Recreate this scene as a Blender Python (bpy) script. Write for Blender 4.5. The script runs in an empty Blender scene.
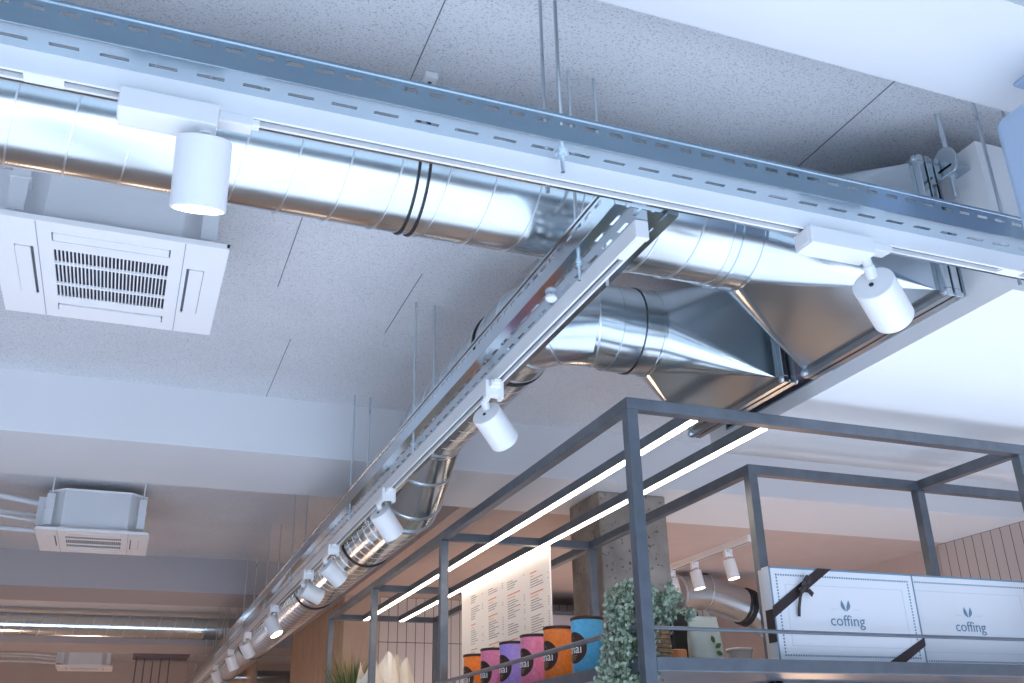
import bpy, math, random
from mathutils import Vector, Matrix
random.seed(7)
C = bpy.context.scene.collection
SC = bpy.context.scene
PI = math.pi

# ------------------------------------------------------------------ materials
def nmat(name):
    m = bpy.data.materials.new(name); m.use_nodes = True
    nt = m.node_tree; b = nt.nodes['Principled BSDF']
    return m, nt, b
def plain(name, col, rough=.5, metal=0, var=.04, scale=8, bump=0, bscale=60, spec=.5):
    """procedural base: colour with a soft noise variation and optional fine bump"""
    m, nt, b = nmat(name)
    tc = nt.nodes.new('ShaderNodeTexCoord'); no = nt.nodes.new('ShaderNodeTexNoise')
    no.inputs['Scale'].default_value = scale; no.inputs['Detail'].default_value = 4
    nt.links.new(tc.outputs['Object'], no.inputs['Vector'])
    r = nt.nodes.new('ShaderNodeValToRGB')
    r.color_ramp.elements[0].position = .3; r.color_ramp.elements[1].position = .7
    r.color_ramp.elements[0].color = [c*(1-var) for c in col]+[1]
    r.color_ramp.elements[1].color = [min(1, c*(1+var)) for c in col]+[1]
    nt.links.new(no.outputs['Fac'], r.inputs['Fac']); nt.links.new(r.outputs['Color'], b.inputs['Base Color'])
    b.inputs['Roughness'].default_value = rough; b.inputs['Metallic'].default_value = metal
    b.inputs['Specular IOR Level'].default_value = spec
    if bump:
        n2 = nt.nodes.new('ShaderNodeTexNoise'); n2.inputs['Scale'].default_value = bscale
        nt.links.new(tc.outputs['Object'], n2.inputs['Vector'])
        bp = nt.nodes.new('ShaderNodeBump'); bp.inputs['Strength'].default_value = bump; bp.inputs['Distance'].default_value = .01
        nt.links.new(n2.outputs['Fac'], bp.inputs['Height']); nt.links.new(bp.outputs['Normal'], b.inputs['Normal'])
    return m
def emis(name, col, s):
    m, nt, b = nmat(name)
    b.inputs['Base Color'].default_value = (.8, .8, .8, 1)
    b.inputs['Emission Color'].default_value = (*col, 1); b.inputs['Emission Strength'].default_value = s
    return m
def galv(name, col, rough, rvar=.08, streak=(3, 3, 3), bump=.02):
    m, nt, b = nmat(name)
    tc = nt.nodes.new('ShaderNodeTexCoord'); mp = nt.nodes.new('ShaderNodeMapping'); mp.inputs['Scale'].default_value = streak
    nt.links.new(tc.outputs['Object'], mp.inputs['Vector'])
    no = nt.nodes.new('ShaderNodeTexNoise'); no.inputs['Scale'].default_value = 6; no.inputs['Detail'].default_value = 6
    nt.links.new(mp.outputs['Vector'], no.inputs['Vector'])
    mr = nt.nodes.new('ShaderNodeMapRange'); mr.inputs['To Min'].default_value = rough-rvar; mr.inputs['To Max'].default_value = rough+rvar
    nt.links.new(no.outputs['Fac'], mr.inputs['Value']); nt.links.new(mr.outputs['Result'], b.inputs['Roughness'])
    r = nt.nodes.new('ShaderNodeValToRGB'); r.color_ramp.elements[0].position = .3; r.color_ramp.elements[1].position = .7
    r.color_ramp.elements[0].color = [c*.9 for c in col]+[1]; r.color_ramp.elements[1].color = [*col, 1]
    nt.links.new(no.outputs['Fac'], r.inputs['Fac']); nt.links.new(r.outputs['Color'], b.inputs['Base Color'])
    b.inputs['Metallic'].default_value = 1
    n2 = nt.nodes.new('ShaderNodeTexNoise'); n2.inputs['Scale'].default_value = 9; n2.inputs['Detail'].default_value = 1
    nt.links.new(tc.outputs['Object'], n2.inputs['Vector'])
    bp = nt.nodes.new('ShaderNodeBump'); bp.inputs['Strength'].default_value = bump*5; bp.inputs['Distance'].default_value = .0012
    nt.links.new(n2.outputs['Fac'], bp.inputs['Height']); nt.links.new(bp.outputs['Normal'], b.inputs['Normal'])
    return m
def ceilmat():
    m, nt, b = nmat('acoustic_board')
    N, L = nt.nodes.new, nt.links.new
    tc = N('ShaderNodeTexCoord')
    mp = N('ShaderNodeMapping'); mp.inputs['Scale'].default_value = (1, 1.3, 1); L(tc.outputs['Object'], mp.inputs['Vector'])
    a = N('ShaderNodeTexNoise'); a.inputs['Scale'].default_value = 210; a.inputs['Detail'].default_value = 5; a.inputs['Roughness'].default_value = .7
    L(mp.outputs['Vector'], a.inputs['Vector'])
    r = N('ShaderNodeValToRGB'); r.color_ramp.elements[0].position = .34; r.color_ramp.elements[1].position = .47
    r.color_ramp.elements[0].color = (.36, .37, .41, 1); r.color_ramp.elements[1].color = (.76, .77, .79, 1)
    L(a.outputs['Fac'], r.inputs['Fac'])
    s = N('ShaderNodeTexNoise'); s.inputs['Scale'].default_value = 3; s.inputs['Detail'].default_value = 3; L(tc.outputs['Object'], s.inputs['Vector'])
    mr = N('ShaderNodeMapRange'); mr.inputs['To Min'].default_value = .9; mr.inputs['To Max'].default_value = 1.08; L(s.outputs['Fac'], mr.inputs['Value'])
    mx = N('ShaderNodeMix'); mx.data_type = 'RGBA'; mx.blend_type = 'MULTIPLY'; mx.inputs[0].default_value = 1
    L(r.outputs['Color'], mx.inputs[6]); L(mr.outputs['Result'], mx.inputs[7]); L(mx.outputs[2], b.inputs['Base Color'])
    b.inputs['Roughness'].default_value = .95; b.inputs['Specular IOR Level'].default_value = .1
    bp = N('ShaderNodeBump'); bp.inputs['Strength'].default_value = .35; bp.inputs['Distance'].default_value = .003
    L(a.outputs['Fac'], bp.inputs['Height']); L(bp.outputs['Normal'], b.inputs['Normal'])
    return m
def tilemat(name, axis, col, w=.07, h=.305, off=0, zoff=2.74, grout=(.05, .045, .045)):
    m, nt, b = nmat(name)
    N, L = nt.nodes.new, nt.links.new
    g = N('ShaderNodeNewGeometry'); sp = N('ShaderNodeSeparateXYZ'); L(g.outputs['Position'], sp.inputs[0])
    def line(out, period, o, lw):
        a = N('ShaderNodeMath'); a.operation = 'SUBTRACT'; a.inputs[1].default_value = o; L(out, a.inputs[0])
        d = N('ShaderNodeMath'); d.operation = 'PINGPONG'; d.inputs[1].default_value = period/2; L(a.outputs[0], d.inputs[0])
        c = N('ShaderNodeMath'); c.operation = 'LESS_THAN'; c.inputs[1].default_value = lw; L(d.outputs[0], c.inputs[0])
        return c
    v = line(sp.outputs[axis], w, off, .0022); hh = line(sp.outputs[2], h, zoff, .0022)
    mx = N('ShaderNodeMath'); mx.operation = 'MAXIMUM'; L(v.outputs[0], mx.inputs[0]); L(hh.outputs[0], mx.inputs[1])
    no = N('ShaderNodeTexNoise'); no.inputs['Scale'].default_value = 2.5
    mr = N('ShaderNodeMix'); mr.data_type = 'RGBA'; L(no.outputs['Fac'], mr.inputs[0])
    mr.inputs[6].default_value = (*[c*.88 for c in col], 1); mr.inputs[7].default_value = (*[c*1.1 for c in col], 1)
    q = N('ShaderNodeMix'); q.data_type = 'RGBA'; L(mx.outputs[0], q.inputs[0]); L(mr.outputs[2], q.inputs[6]); q.inputs[7].default_value = (*grout, 1)
    L(q.outputs[2], b.inputs['Base Color']); b.inputs['Roughness'].default_value = .35
    return m
def woodmat(name, a, bcol, scale=(1, 14, 1), rough=.5):
    m, nt, b = nmat(name)
    N, L = nt.nodes.new, nt.links.new
    tc = N('ShaderNodeTexCoord'); mp = N('ShaderNodeMapping'); mp.inputs['Scale'].default_value = scale; L(tc.outputs['Object'], mp.inputs['Vector'])
    no = N('ShaderNodeTexNoise'); no.inputs['Scale'].default_value = 3; no.inputs['Detail'].default_value = 8; L(mp.outputs['Vector'], no.inputs['Vector'])
    r = N('ShaderNodeValToRGB'); r.color_ramp.elements[0].color = (*a, 1); r.color_ramp.elements[1].color = (*bcol, 1)
    r.color_ramp.elements[0].position = .35; r.color_ramp.elements[1].position = .65
    L(no.outputs['Fac'], r.inputs['Fac']); L(r.outputs['Color'], b.inputs['Base Color']); b.inputs['Roughness'].default_value = rough
    return m
def concmat():
    m, nt, b = nmat('raw_concrete')
    N, L = nt.nodes.new, nt.links.new
    tc = N('ShaderNodeTexCoord')
    no = N('ShaderNodeTexNoise'); no.inputs['Scale'].default_value = 6; no.inputs['Detail'].default_value = 8; L(tc.outputs['Object'], no.inputs['Vector'])
    r = N('ShaderNodeValToRGB'); r.color_ramp.elements[0].color = (.24, .20, .17, 1); r.color_ramp.elements[1].color = (.46, .40, .34, 1)
    r.color_ramp.elements[0].position = .3; r.color_ramp.elements[1].position = .7; L(no.outputs['Fac'], r.inputs['Fac'])
    n2 = N('ShaderNodeTexNoise'); n2.inputs['Scale'].default_value = 60; n2.inputs['Detail'].default_value = 4; L(tc.outputs['Object'], n2.inputs['Vector'])
    r2 = N('ShaderNodeValToRGB'); r2.color_ramp.elements[0].position = .29; r2.color_ramp.elements[1].position = .38
    r2.color_ramp.elements[0].color = (.25, .25, .25, 1); r2.color_ramp.elements[1].color = (1, 1, 1, 1); L(n2.outputs['Fac'], r2.inputs['Fac'])
    mx = N('ShaderNodeMix'); mx.data_type = 'RGBA'; mx.blend_type = 'MULTIPLY'; mx.inputs[0].default_value = 1
    L(r.outputs['Color'], mx.inputs[6]); L(r2.outputs['Color'], mx.inputs[7]); L(mx.outputs[2], b.inputs['Base Color'])
    b.inputs['Roughness'].default_value = .9
    bp = N('ShaderNodeBump'); bp.inputs['Strength'].default_value = .6; bp.inputs['Distance'].default_value = .01
    L(r2.outputs['Color'], bp.inputs['Height']); L(bp.outputs['Normal'], b.inputs['Normal'])
    return m

M = {}
M['ceil'] = ceilmat()
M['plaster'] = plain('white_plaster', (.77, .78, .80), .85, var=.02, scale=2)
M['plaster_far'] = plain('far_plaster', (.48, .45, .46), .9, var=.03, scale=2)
M['gypsum'] = plain('white_board_box', (.94, .95, .96), .7, var=.02, scale=2)
M['joint'] = plain('joint_dark', (.2, .21, .23), .9)  # dark joint lines between the ceiling boards
M['galv'] = galv('spiral_duct_steel', (.74, .80, .82), .2, .05, (1, 1, 1))
M['galv_smooth'] = galv('sheet_steel', (.68, .75, .79), .2, .05, (1, 1, 1))
M['seam'] = galv('seam_steel', (.82, .86, .9), .32, .05)
M['tray'] = galv('tray_steel', (.60, .68, .74), .17, .05, (1, 1, 1), .01)
M['rod'] = galv('zinc_rod', (.72, .8, .85), .3)
M['rubber'] = plain('black_rubber', (.015, .016, .02), .5)
M['white'] = plain('white_powder_coat', (.93, .935, .94), .38, var=.01)
M['groove'] = plain('track_groove_grey', (.30, .33, .37), .5)
M['white_pl'] = plain('white_plastic', (.94, .945, .95), .45, var=.01)
M['body_pl'] = plain('cassette_body_steel', (.74, .77, .80), .5, var=.02)
M['dark'] = plain('dark_cavity', (.012, .013, .02), .6)
M['slatdark'] = plain('grille_cavity_shade', (.03, .035, .06), .6)  # near-black for the shaded cavity behind the intake slats
M['frame'] = plain('grey_steel_frame', (.17, .19, .22), .36, .6, var=.12, scale=20)
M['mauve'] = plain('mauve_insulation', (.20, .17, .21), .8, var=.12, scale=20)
M['teal'] = plain('grey_edge_trim', (.35, .42, .46), .5)
M['conc'] = concmat()
M['slate'] = plain('added_dark_panel', (.19, .25, .30), .7)  # for the added dark panel mirrored in trays and duct
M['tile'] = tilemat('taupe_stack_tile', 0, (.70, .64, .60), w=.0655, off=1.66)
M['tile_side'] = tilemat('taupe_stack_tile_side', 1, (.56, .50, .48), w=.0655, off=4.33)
M['wood'] = woodmat('oak_boards', (.48, .30, .19), (.62, .43, .29), (8, 8, 1))
M['floor'] = woodmat('floor_boards', (.56, .50, .47), (.66, .60, .56), (1, 10, 1), .45)
M['beige'] = plain('beige_plaster', (.55, .42, .33), .85, var=.03)
M['peach'] = plain('peach_warm_lit_plaster', (.60, .49, .45), .85, var=.03)  # peach walls; on the kitchen ceiling it stands in for warm light
M['led'] = emis('led_strip_glow', (1.0, .82, .64), 18)
M['lens'] = emis('spot_lens_glow', (1.0, .97, .95), 14)
M['lens_dim'] = emis('spot_lens_warm_glow', (1.0, .86, .7), 16)
M['paper'] = plain('cream_paper', (.82, .77, .70), .75, var=.04, bump=.3, bscale=25)
M['card'] = plain('white_card', (.80, .80, .82), .55, var=.01)
M['cardside'] = plain('pinkish_card_side', (.80, .72, .68), .6, var=.01)
M['bluegrey'] = plain('blue_grey_print', (.16, .27, .36), .6, var=.03)
M['emboss'] = plain('pale_embossed_line', (.60, .65, .71), .6)
M['ribbon'] = plain('dark_brown_ribbon', (.035, .022, .022), .4, var=.1)
M['print'] = plain('menu_print_grey', (.32, .30, .30), .7)
M['printred'] = plain('menu_print_red', (.75, .30, .22), .7)
M['board'] = plain('menu_board_white', (.86, .82, .80), .5, var=.01)
M['brown'] = plain('dark_brown_print', (.05, .018, .012), .4)
M['ink_white'] = plain('white_print', (.85, .82, .80), .5)
M['leafA'] = plain('eucalyptus_leaf', (.30, .38, .28), .6, var=.15, scale=30)
M['leafB'] = plain('eucalyptus_leaf_pale', (.50, .57, .44), .6, var=.1, scale=30)
M['stem'] = plain('green_stem', (.16, .22, .10), .7)
M['grass'] = plain('grass_green', (.10, .17, .045), .6, var=.3, scale=20)
M['straw'] = plain('grass_straw', (.42, .30, .13), .6, var=.2)
M['pot'] = plain('dark_pot', (.03, .035, .045), .5)
M['wicker'] = woodmat('wicker_weave', (.16, .08, .03), (.42, .24, .11), (40, 40, 60))
M['black'] = plain('black_appliance', (.02, .018, .018), .35)
M['pouch'] = plain('pale_green_pouch', (.62, .64, .54), .55, var=.06, bump=.3, bscale=20)
M['clear'] = plain('frosted_plastic', (.52, .50, .48), .25)
def paneglass():
    m, nt, b = nmat('window_pane')
    t = nt.nodes.new('ShaderNodeBsdfTransparent'); g = nt.nodes.new('ShaderNodeBsdfGlossy'); g.inputs['Roughness'].default_value = .02
    mx = nt.nodes.new('ShaderNodeMixShader'); mx.inputs[0].default_value = .06
    nt.links.new(t.outputs[0], mx.inputs[1]); nt.links.new(g.outputs[0], mx.inputs[2]); nt.links.new(mx.outputs[0], nt.nodes['Material Output'].inputs['Surface'])
    return m
M['pane'] = paneglass()
M['glass'] = plain('glass_grey', (.3, .3, .32), .1)
M['orange_coat'] = plain('orange_tin', (.85, .30, .10), .4)  # the small tin's own orange
M['shade'] = plain('shaded_white_housing', (.46, .58, .75), .6, var=.02)  # white housing with its bluish shade put into the colour
tincols = dict(blue=(.10, .42, .68), orange=(.85, .20, .02), pink=(.80, .22, .36), purple=(.42, .28, .72))
for k, v in tincols.items(): M['tin_'+k] = plain('tin_'+k, v, .35, var=.12, scale=120)

# ------------------------------------------------------------------ mesh builder
class MB:
    def __init__(s): s.v = []; s.f = []
    def add(s, vs, fs):
        n = len(s.v); s.v += [Vector(p) for p in vs]; s.f += [tuple(i+n for i in f) for f in fs]; return s
    def box(s, x0, y0, z0, x1, y1, z1):
        return s.add([(x0, y0, z0), (x1, y0, z0), (x1, y1, z0), (x0, y1, z0), (x0, y0, z1), (x1, y0, z1), (x1, y1, z1), (x0, y1, z1)],
              [(0, 3, 2, 1), (4, 5, 6, 7), (0, 1, 5, 4), (1, 2, 6, 5), (2, 3, 7, 6), (3, 0, 4, 7)])
    def prism(s, pts, a, b, axis='z'):
        """polygon pts (2-D) extruded a..b along axis"""
        def P(p, t):
            return {'z': (p[0], p[1], t), 'y': (p[0], t, p[1]), 'x': (t, p[0], p[1])}[axis]
        n = len(pts)
        return s.add([P(p, a) for p in pts]+[P(p, b) for p in pts],
                     [tuple(range(n))[::-1], tuple(range(n, 2*n))]+[(i, (i+1) % n, (i+1) % n+n, i+n) for i in range(n)])
    def tube(s, pts, r, n=16, cap=True, radii=None):
        pts = [Vector(p) for p in pts]; rings = []
        up = None
        for i, p in enumerate(pts):
            if i == 0: d = (pts[1]-p).normalized()
            elif i == len(pts)-1: d = (p-pts[i-1]).normalized()
            else:
                a = (p-pts[i-1]).normalized(); b = (pts[i+1]-p).normalized(); d = (a+b).normalized()
            if up is None:
                up = Vector((0, 0, 1)) if abs(d.z) < .9 else Vector((1, 0, 0))
                u = d.cross(up).normalized(); w = u.cross(d).normalized(); base = (u, w)
            else:
                u, w = base
                u = (u-d*u.dot(d)).normalized(); w = d.cross(u).normalized()
                if w.dot(base[1]) < 0: w = -w
                base = (u, w)
            rr = radii[i] if radii else r
            k = 1
            ring = []
            if 0 < i < len(pts)-1:   # mitre: scale across the bend
                a = (p-pts[i-1]).normalized(); b = (pts[i+1]-p).normalized()
                c = max(.5, a.dot(d)); bend = (b-a)
                bend = bend.normalized() if bend.length > 1e-5 else None
            else: bend = None; c = 1
            for j in range(n):
                o = (u*math.cos(2*PI*j/n)+w*math.sin(2*PI*j/n))*rr
                if bend is not None: o += bend*(o.dot(bend))*(1/c-1)
                ring.append(p+o)
            rings.append(ring)
        vs = [q for r_ in rings for q in r_]; fs = []
        for i in range(len(rings)-1):
            for j in range(n):
                fs.append((i*n+j, i*n+(j+1) % n, (i+1)*n+(j+1) % n, (i+1)*n+j))
        if cap: fs += [tuple(range(n))[::-1], tuple(range((len(rings)-1)*n, len(rings)*n))]
        return s.add(vs, fs)
    def ringbox(s, c, ax, r0, r1, h, n=48):
        """flat band: radius r0..r1, half width h about axis ax through c"""
        ax = Vector(ax).normalized(); c = Vector(c)
        t = Vector((0, 0, 1)) if abs(ax.z) < .9 else Vector((1, 0, 0))
        u = ax.cross(t).normalized(); w = ax.cross(u)
        vs = []; fs = []
        for j in range(n):
            e = u*math.cos(2*PI*j/n)+w*math.sin(2*PI*j/n)
            vs += [c+e*r0-ax*h, c+e*r1-ax*h, c+e*r1+ax*h, c+e*r0+ax*h]
        for j in range(n):
            a = 4*j; b = 4*((j+1) % n)
            for k in range(4): fs.append((a+k, a+(k+1) % 4, b+(k+1) % 4, b+k))
        return s.add(vs, fs)
    def lathe(s, prof, c=(0, 0, 0), n=40):
        vs = []; fs = []
        for (r, z) in prof:
            for j in range(n): vs.append((c[0]+r*math.cos(2*PI*j/n), c[1]+r*math.sin(2*PI*j/n), c[2]+z))
        for i in range(len(prof)-1):
            for j in range(n): fs.append((i*n+j, i*n+(j+1) % n, (i+1)*n+(j+1) % n, (i+1)*n+j))
        fs += [tuple(range(n))[::-1], tuple(range((len(prof)-1)*n, len(prof)*n))]
        return s.add(vs, fs)
    def rbox(s, x0, y0, z0, x1, y1, z1, r, axis='z', seg=5):
        """box with rounded corners around one axis"""
        if axis == 'z': a0, b0, a1, b1, t0, t1 = x0, y0, x1, y1, z0, z1
        elif axis == 'y': a0, b0, a1, b1, t0, t1 = x0, z0, x1, z1, y0, y1
        else: a0, b0, a1, b1, t0, t1 = y0, z0, y1, z1, x0, x1
        pts = []
        for cx, cy, st in ((a1-r, b1-r, 0), (a0+r, b1-r, 1), (a0+r, b0+r, 2), (a1-r, b0+r, 3)):
            for k in range(seg+1):
                t = (st+k/seg)*PI/2; pts.append((cx+r*math.cos(t), cy+r*math.sin(t)))
        return s.prism(pts, t0, t1, axis)

def wloc(o):
    l = Vector((0, 0, 0))
    while o is not None: l = l+o.location; o = o.parent
    return l
def build(name, mb, mat, parent=None, smooth=False, bevel=0, local=False, angle=35):
    off = Vector((0, 0, 0)) if (parent is None or local) else wloc(parent)
    me = bpy.data.meshes.new(name); me.from_pydata([tuple(v-off) for v in mb.v], [], mb.f); me.update()
    import bmesh
    bm = bmesh.new(); bm.from_mesh(me); bmesh.ops.recalc_face_normals(bm, faces=bm.faces)
    if smooth:
        for f in bm.faces: f.smooth = True
        for e in bm.edges:
            if len(e.link_faces) == 2 and e.calc_face_angle(0) > math.radians(angle): e.smooth = False
    bm.to_mesh(me); bm.free()
    me.materials.append(mat)
    o = bpy.data.objects.new(name, me); C.objects.link(o)
    if parent is not None: o.parent = parent
    if bevel:
        b = o.modifiers.new('bevel', 'BEVEL'); b.width = bevel; b.segments = 2; b.limit_method = 'ANGLE'; b.angle_limit = math.radians(40)
    return o
def thing(name, label, cat, loc=(0, 0, 0), group=None):
    o = bpy.data.objects.new(name, None); o.empty_display_size = .05; C.objects.link(o); o.location = loc
    o['label'] = label; o['category'] = cat
    if group: o['group'] = group
    return o
def tag(o, label, cat, group=None):
    o['label'] = label; o['category'] = cat
    if group: o['group'] = group
    return o
def struct(name, mb, mat, parent=None, **k):
    o = build(name, mb, mat, parent, **k)
    if parent is None: o['kind'] = 'structure'
    return o
def dup(root, loc=None, label=None):
    def rec(o, p):
        c = o.copy(); C.objects.link(c)
        if p is not None: c.parent = p
        for ch in [x for x in ORIG if x.parent == o]: rec(ch, c)
        return c
    ORIG = list(C.objects)
    r = rec(root, None)
    if loc is not None: r.location = loc
    if label: r['label'] = label
    return r
def text_mesh(txt, size, ext=.0006):
    cu = bpy.data.curves.new('t', 'FONT'); cu.body = txt; cu.size = size; cu.align_x = 'CENTER'; cu.align_y = 'CENTER'; cu.extrude = ext; cu.resolution_u = 3
    o = bpy.data.objects.new('t', cu); C.objects.link(o)
    bpy.context.view_layer.update()
    me = bpy.data.meshes.new_from_object(o.evaluated_get(bpy.context.evaluated_depsgraph_get()))
    mb = MB(); mb.add([v.co.copy() for v in me.vertices], [tuple(p.vertices) for p in me.polygons])
    bpy.data.objects.remove(o); bpy.data.meshes.remove(me); bpy.data.curves.remove(cu)
    return mb

# ------------------------------------------------------------------ room shell
XL, XR, YN, YF = -3.6, 4.34, -3.0, 13.8
HC, HB = 2.97, 2.74
struct('floor', MB().box(XL-.1, YN-.1, -.1, XR+.1, YF+.1, 0), M['floor'])
struct('ceiling', MB().box(XL-.1, YN-.1, HC, XR+.1, YF+.1, HC+.15), M['ceil'])
j = MB()
for x, y0, y1 in ((.426, 1.05, 2.02), (1.428, 1.05, 1.9), (.306, 2.25, 2.72), (.407, 3.1, 3.69), (-.574, 1.05, 2.0), (.70, 2.5, 2.95), (-.30, 4.4, 4.75), (.30, 4.45, 4.8)):
    j.box(x-.0012, y0, HC-.0012, x+.0012, y1, HC+.001)
struct('trim_9', j, M['joint'])
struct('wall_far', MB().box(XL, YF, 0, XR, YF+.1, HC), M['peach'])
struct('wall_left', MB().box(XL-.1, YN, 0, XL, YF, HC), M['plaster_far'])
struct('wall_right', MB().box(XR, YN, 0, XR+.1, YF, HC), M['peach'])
# street wall behind the camera: sill and lintel around a shop window
w = MB(); w.box(XL, YN-.1, 0, XR, YN, .25); w.box(XL, YN-.1, 2.5, XR, YN, HC)
for x in (XL, -.95, 1.65, XR-.12): w.box(x, YN-.1, .25, x+.12, YN, 2.5)
struct('wall_near', w, M['plaster'])
struct('window_1', MB().box(XL+.12, YN-.06, .25, XR-.12, YN-.05, 2.5), M['pane'])
# ceiling beams
for i, (y0, y1, x1) in enumerate(((.85, 1.077, XR), (3.69, 4.27, XR), (6.965, 7.56, 1.41), (9.98, 10.7, XR))):
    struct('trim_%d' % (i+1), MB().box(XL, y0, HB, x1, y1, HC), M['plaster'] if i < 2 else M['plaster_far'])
struct('ceiling_added_dark', MB().box(XL, YN, HC-.04, XR, .85, HC-.001), M['slate'])  # unseen dark panel added to darken reflections in tray and duct
# lowered plasterboard box that receives the two ducts (two openings in its left face)
H1, H2 = (1.43, 1.883), (1.946, 2.39)
ZB, ZT, XB = 2.5, 2.862, 1.645
b = MB()
b.box(XB+.012, 1.31, ZB, XR, 2.49, ZB+.012)
b.box(XB+.012, 1.31, ZB+.012, XR, 1.322, ZT); b.box(XB+.012, 2.478, ZB+.012, XR, 2.49, ZT); b.box(XB, 1.31, ZT, XR, 2.49, ZT+.012)
b.box(XB, 1.31, ZB, XB+.012, 2.49, 2.543)
b.box(XB, 1.31, 2.543, XB+.012, H1[0], ZT); b.box(XB, H1[1], 2.543, XB+.012, H2[0], ZT); b.box(XB, H2[1], 2.543, XB+.012, 2.49, ZT)
struct('ceiling_lowered', b, M['gypsum'])
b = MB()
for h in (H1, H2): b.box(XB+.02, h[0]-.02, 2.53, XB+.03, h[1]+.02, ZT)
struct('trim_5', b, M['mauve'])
b = MB()
for h in (H1, H2):
    b.box(XB-.004, h[0]-.004, 2.543, XB+.016, h[0], ZT); b.box(XB-.004, h[1], 2.543, XB+.016, h[1]+.004, ZT); b.box(XB-.004, h[0]-.004, 2.539, XB+.016, h[1]+.004, 2.543)
struct('trim_6', b, M['teal'])
# second lowered ceiling beyond the first beam, over the kitchen; its peach colour holds the warm light
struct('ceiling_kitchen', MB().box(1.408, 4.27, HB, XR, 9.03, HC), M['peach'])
# kitchen partition: oak boards, beige plaster and stacked tiles
b = MB(); y = 7.02
while y < 9.0:
    b.box(1.42, y, 0, 1.46, y+.128, HB); y += .14
struct('wall_oak', b, M['wood'], bevel=.004)
struct('wall_beige', MB().box(1.41, 6.85, 0, 1.655, 6.95, HB), M['beige'])
struct('wall_tile', MB().box(1.655, 6.85, 0, XR, 6.95, HB), M['tile'])
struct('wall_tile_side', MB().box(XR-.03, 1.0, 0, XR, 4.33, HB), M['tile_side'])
struct('wall_oak_far', MB().box(1.30, 10.9, 0, 1.36, 12.0, HC), M['wood'])
# raw concrete column
struct('trim_7', MB().box(1.905, 3.82, 0, 2.245, 4.14, HB), M['conc'], bevel=.008)

# ------------------------------------------------------------------ cable trays
def tray(name, label, along, a0, a1, c0, W=.126, z=2.5, H=.041, rods=(), woff=0, boff=0):
    """perforated channel running along X or Y; c0 = near edge across"""
    root = thing(name, label, 'cable tray', (a0, c0, z) if along == 'x' else (c0, a0, z))
    T = .0016
    def bx(m, u0, u1, v0, v1, z0, z1):
        if along == 'x': m.box(u0, v0, z0, u1, v1, z1)
        else: m.box(v0, u0, z0, v1, u1, z1)
    m = MB()
    rows = [(.0255, .007), (.050, .007), (.0755, .007), (.1005, .007)]
    # bottom plate: solid strips between slot rows, bridges between the slots
    edges = [0]
    for c, s in rows: edges += [c-s/2, c+s/2]
    edges.append(W)
    for k in range(0, len(edges), 2): bx(m, a0, a1, c0+edges[k], c0+edges[k+1], z, z+T)
    p, L = .0632, .0375
    for r_, (c, s) in enumerate(rows):
        u = a0-p+(boff + (0 if r_ % 2 == 0 else p*.32))
        while u < a1:
            g0, g1 = max(a0, u+L), min(a1, u+p)
            if g1 > g0: bx(m, g0, g1, c0+c-s/2, c0+c+s/2, z, z+T)
            u += p
    build('tray_base', m, M['tray'], root)
    for side in (0, 1):
        m = MB(); v = c0 if side == 0 else c0+W-T
        z0, z1, z2, z3 = z+T, z+.027, z+.0335, z+H
        bx(m, a0, a1, v, v+T, z0, z1); bx(m, a0, a1, v, v+T, z2, z3)
        u = a0-.0425+woff
        while u < a1:
            g0, g1 = max(a0, u+.025), min(a1, u+.0425)
            if g1 > g0: bx(m, g0, g1, v, v+T, z1, z2)
            u += .0425
        # rolled lip; outward flare added so the side wall reflects darker
        lip0, lip1 = (v-.003, v+T+.004) if side == 0 else (v-.004, v+T+.003)
        bx(m, a0, a1, lip0, lip1, z3, z3+.004)
        ax = 1 if along == 'x' else 0; sg = -1 if side == 0 else 1
        for q in m.v: q[ax] += sg*(q.z-z)*.17
        build('side_wall', m, M['tray'], root)
    for (x, y) in rods:
        r = MB().tube([(x, y, z-.036), (x, y, HC)], .0035, 10); ro = build('hanger_rod', r, M['rod'], root, smooth=True)
        n = MB(); n.tube([(x, y, z-.009), (x, y, z-.002)], .0075, 6); n.tube([(x, y, z-.003), (x, y, z)], .011, 16)
        build('nut', n, M['rod'], ro)
    return root
pairs_x = [(.556, 1.174), (.556, 1.236), (1.576, 1.174), (1.576, 1.236), (-.9, 1.174), (-.9, 1.236)]
tray('cable_tray', 'long perforated galvanised cable tray crossing the top of the photo from left to right', 'x', -1.6, 3.4, 1.145, rods=pairs_x, woff=.0139, boff=.0162)
pairs_y = []
for y in (1.504, 2.69, 3.57, 4.94, 5.83, 6.9, 7.9, 8.8, 9.8, 10.9, 11.9): pairs_y += [(.736, y), (.799, y+.005)]
tray('cable_tray', 'perforated galvanised cable tray receding from the centre to the lower left corner', 'y', 1.284, 12.6, .705, rods=pairs_y, boff=.03)

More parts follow.
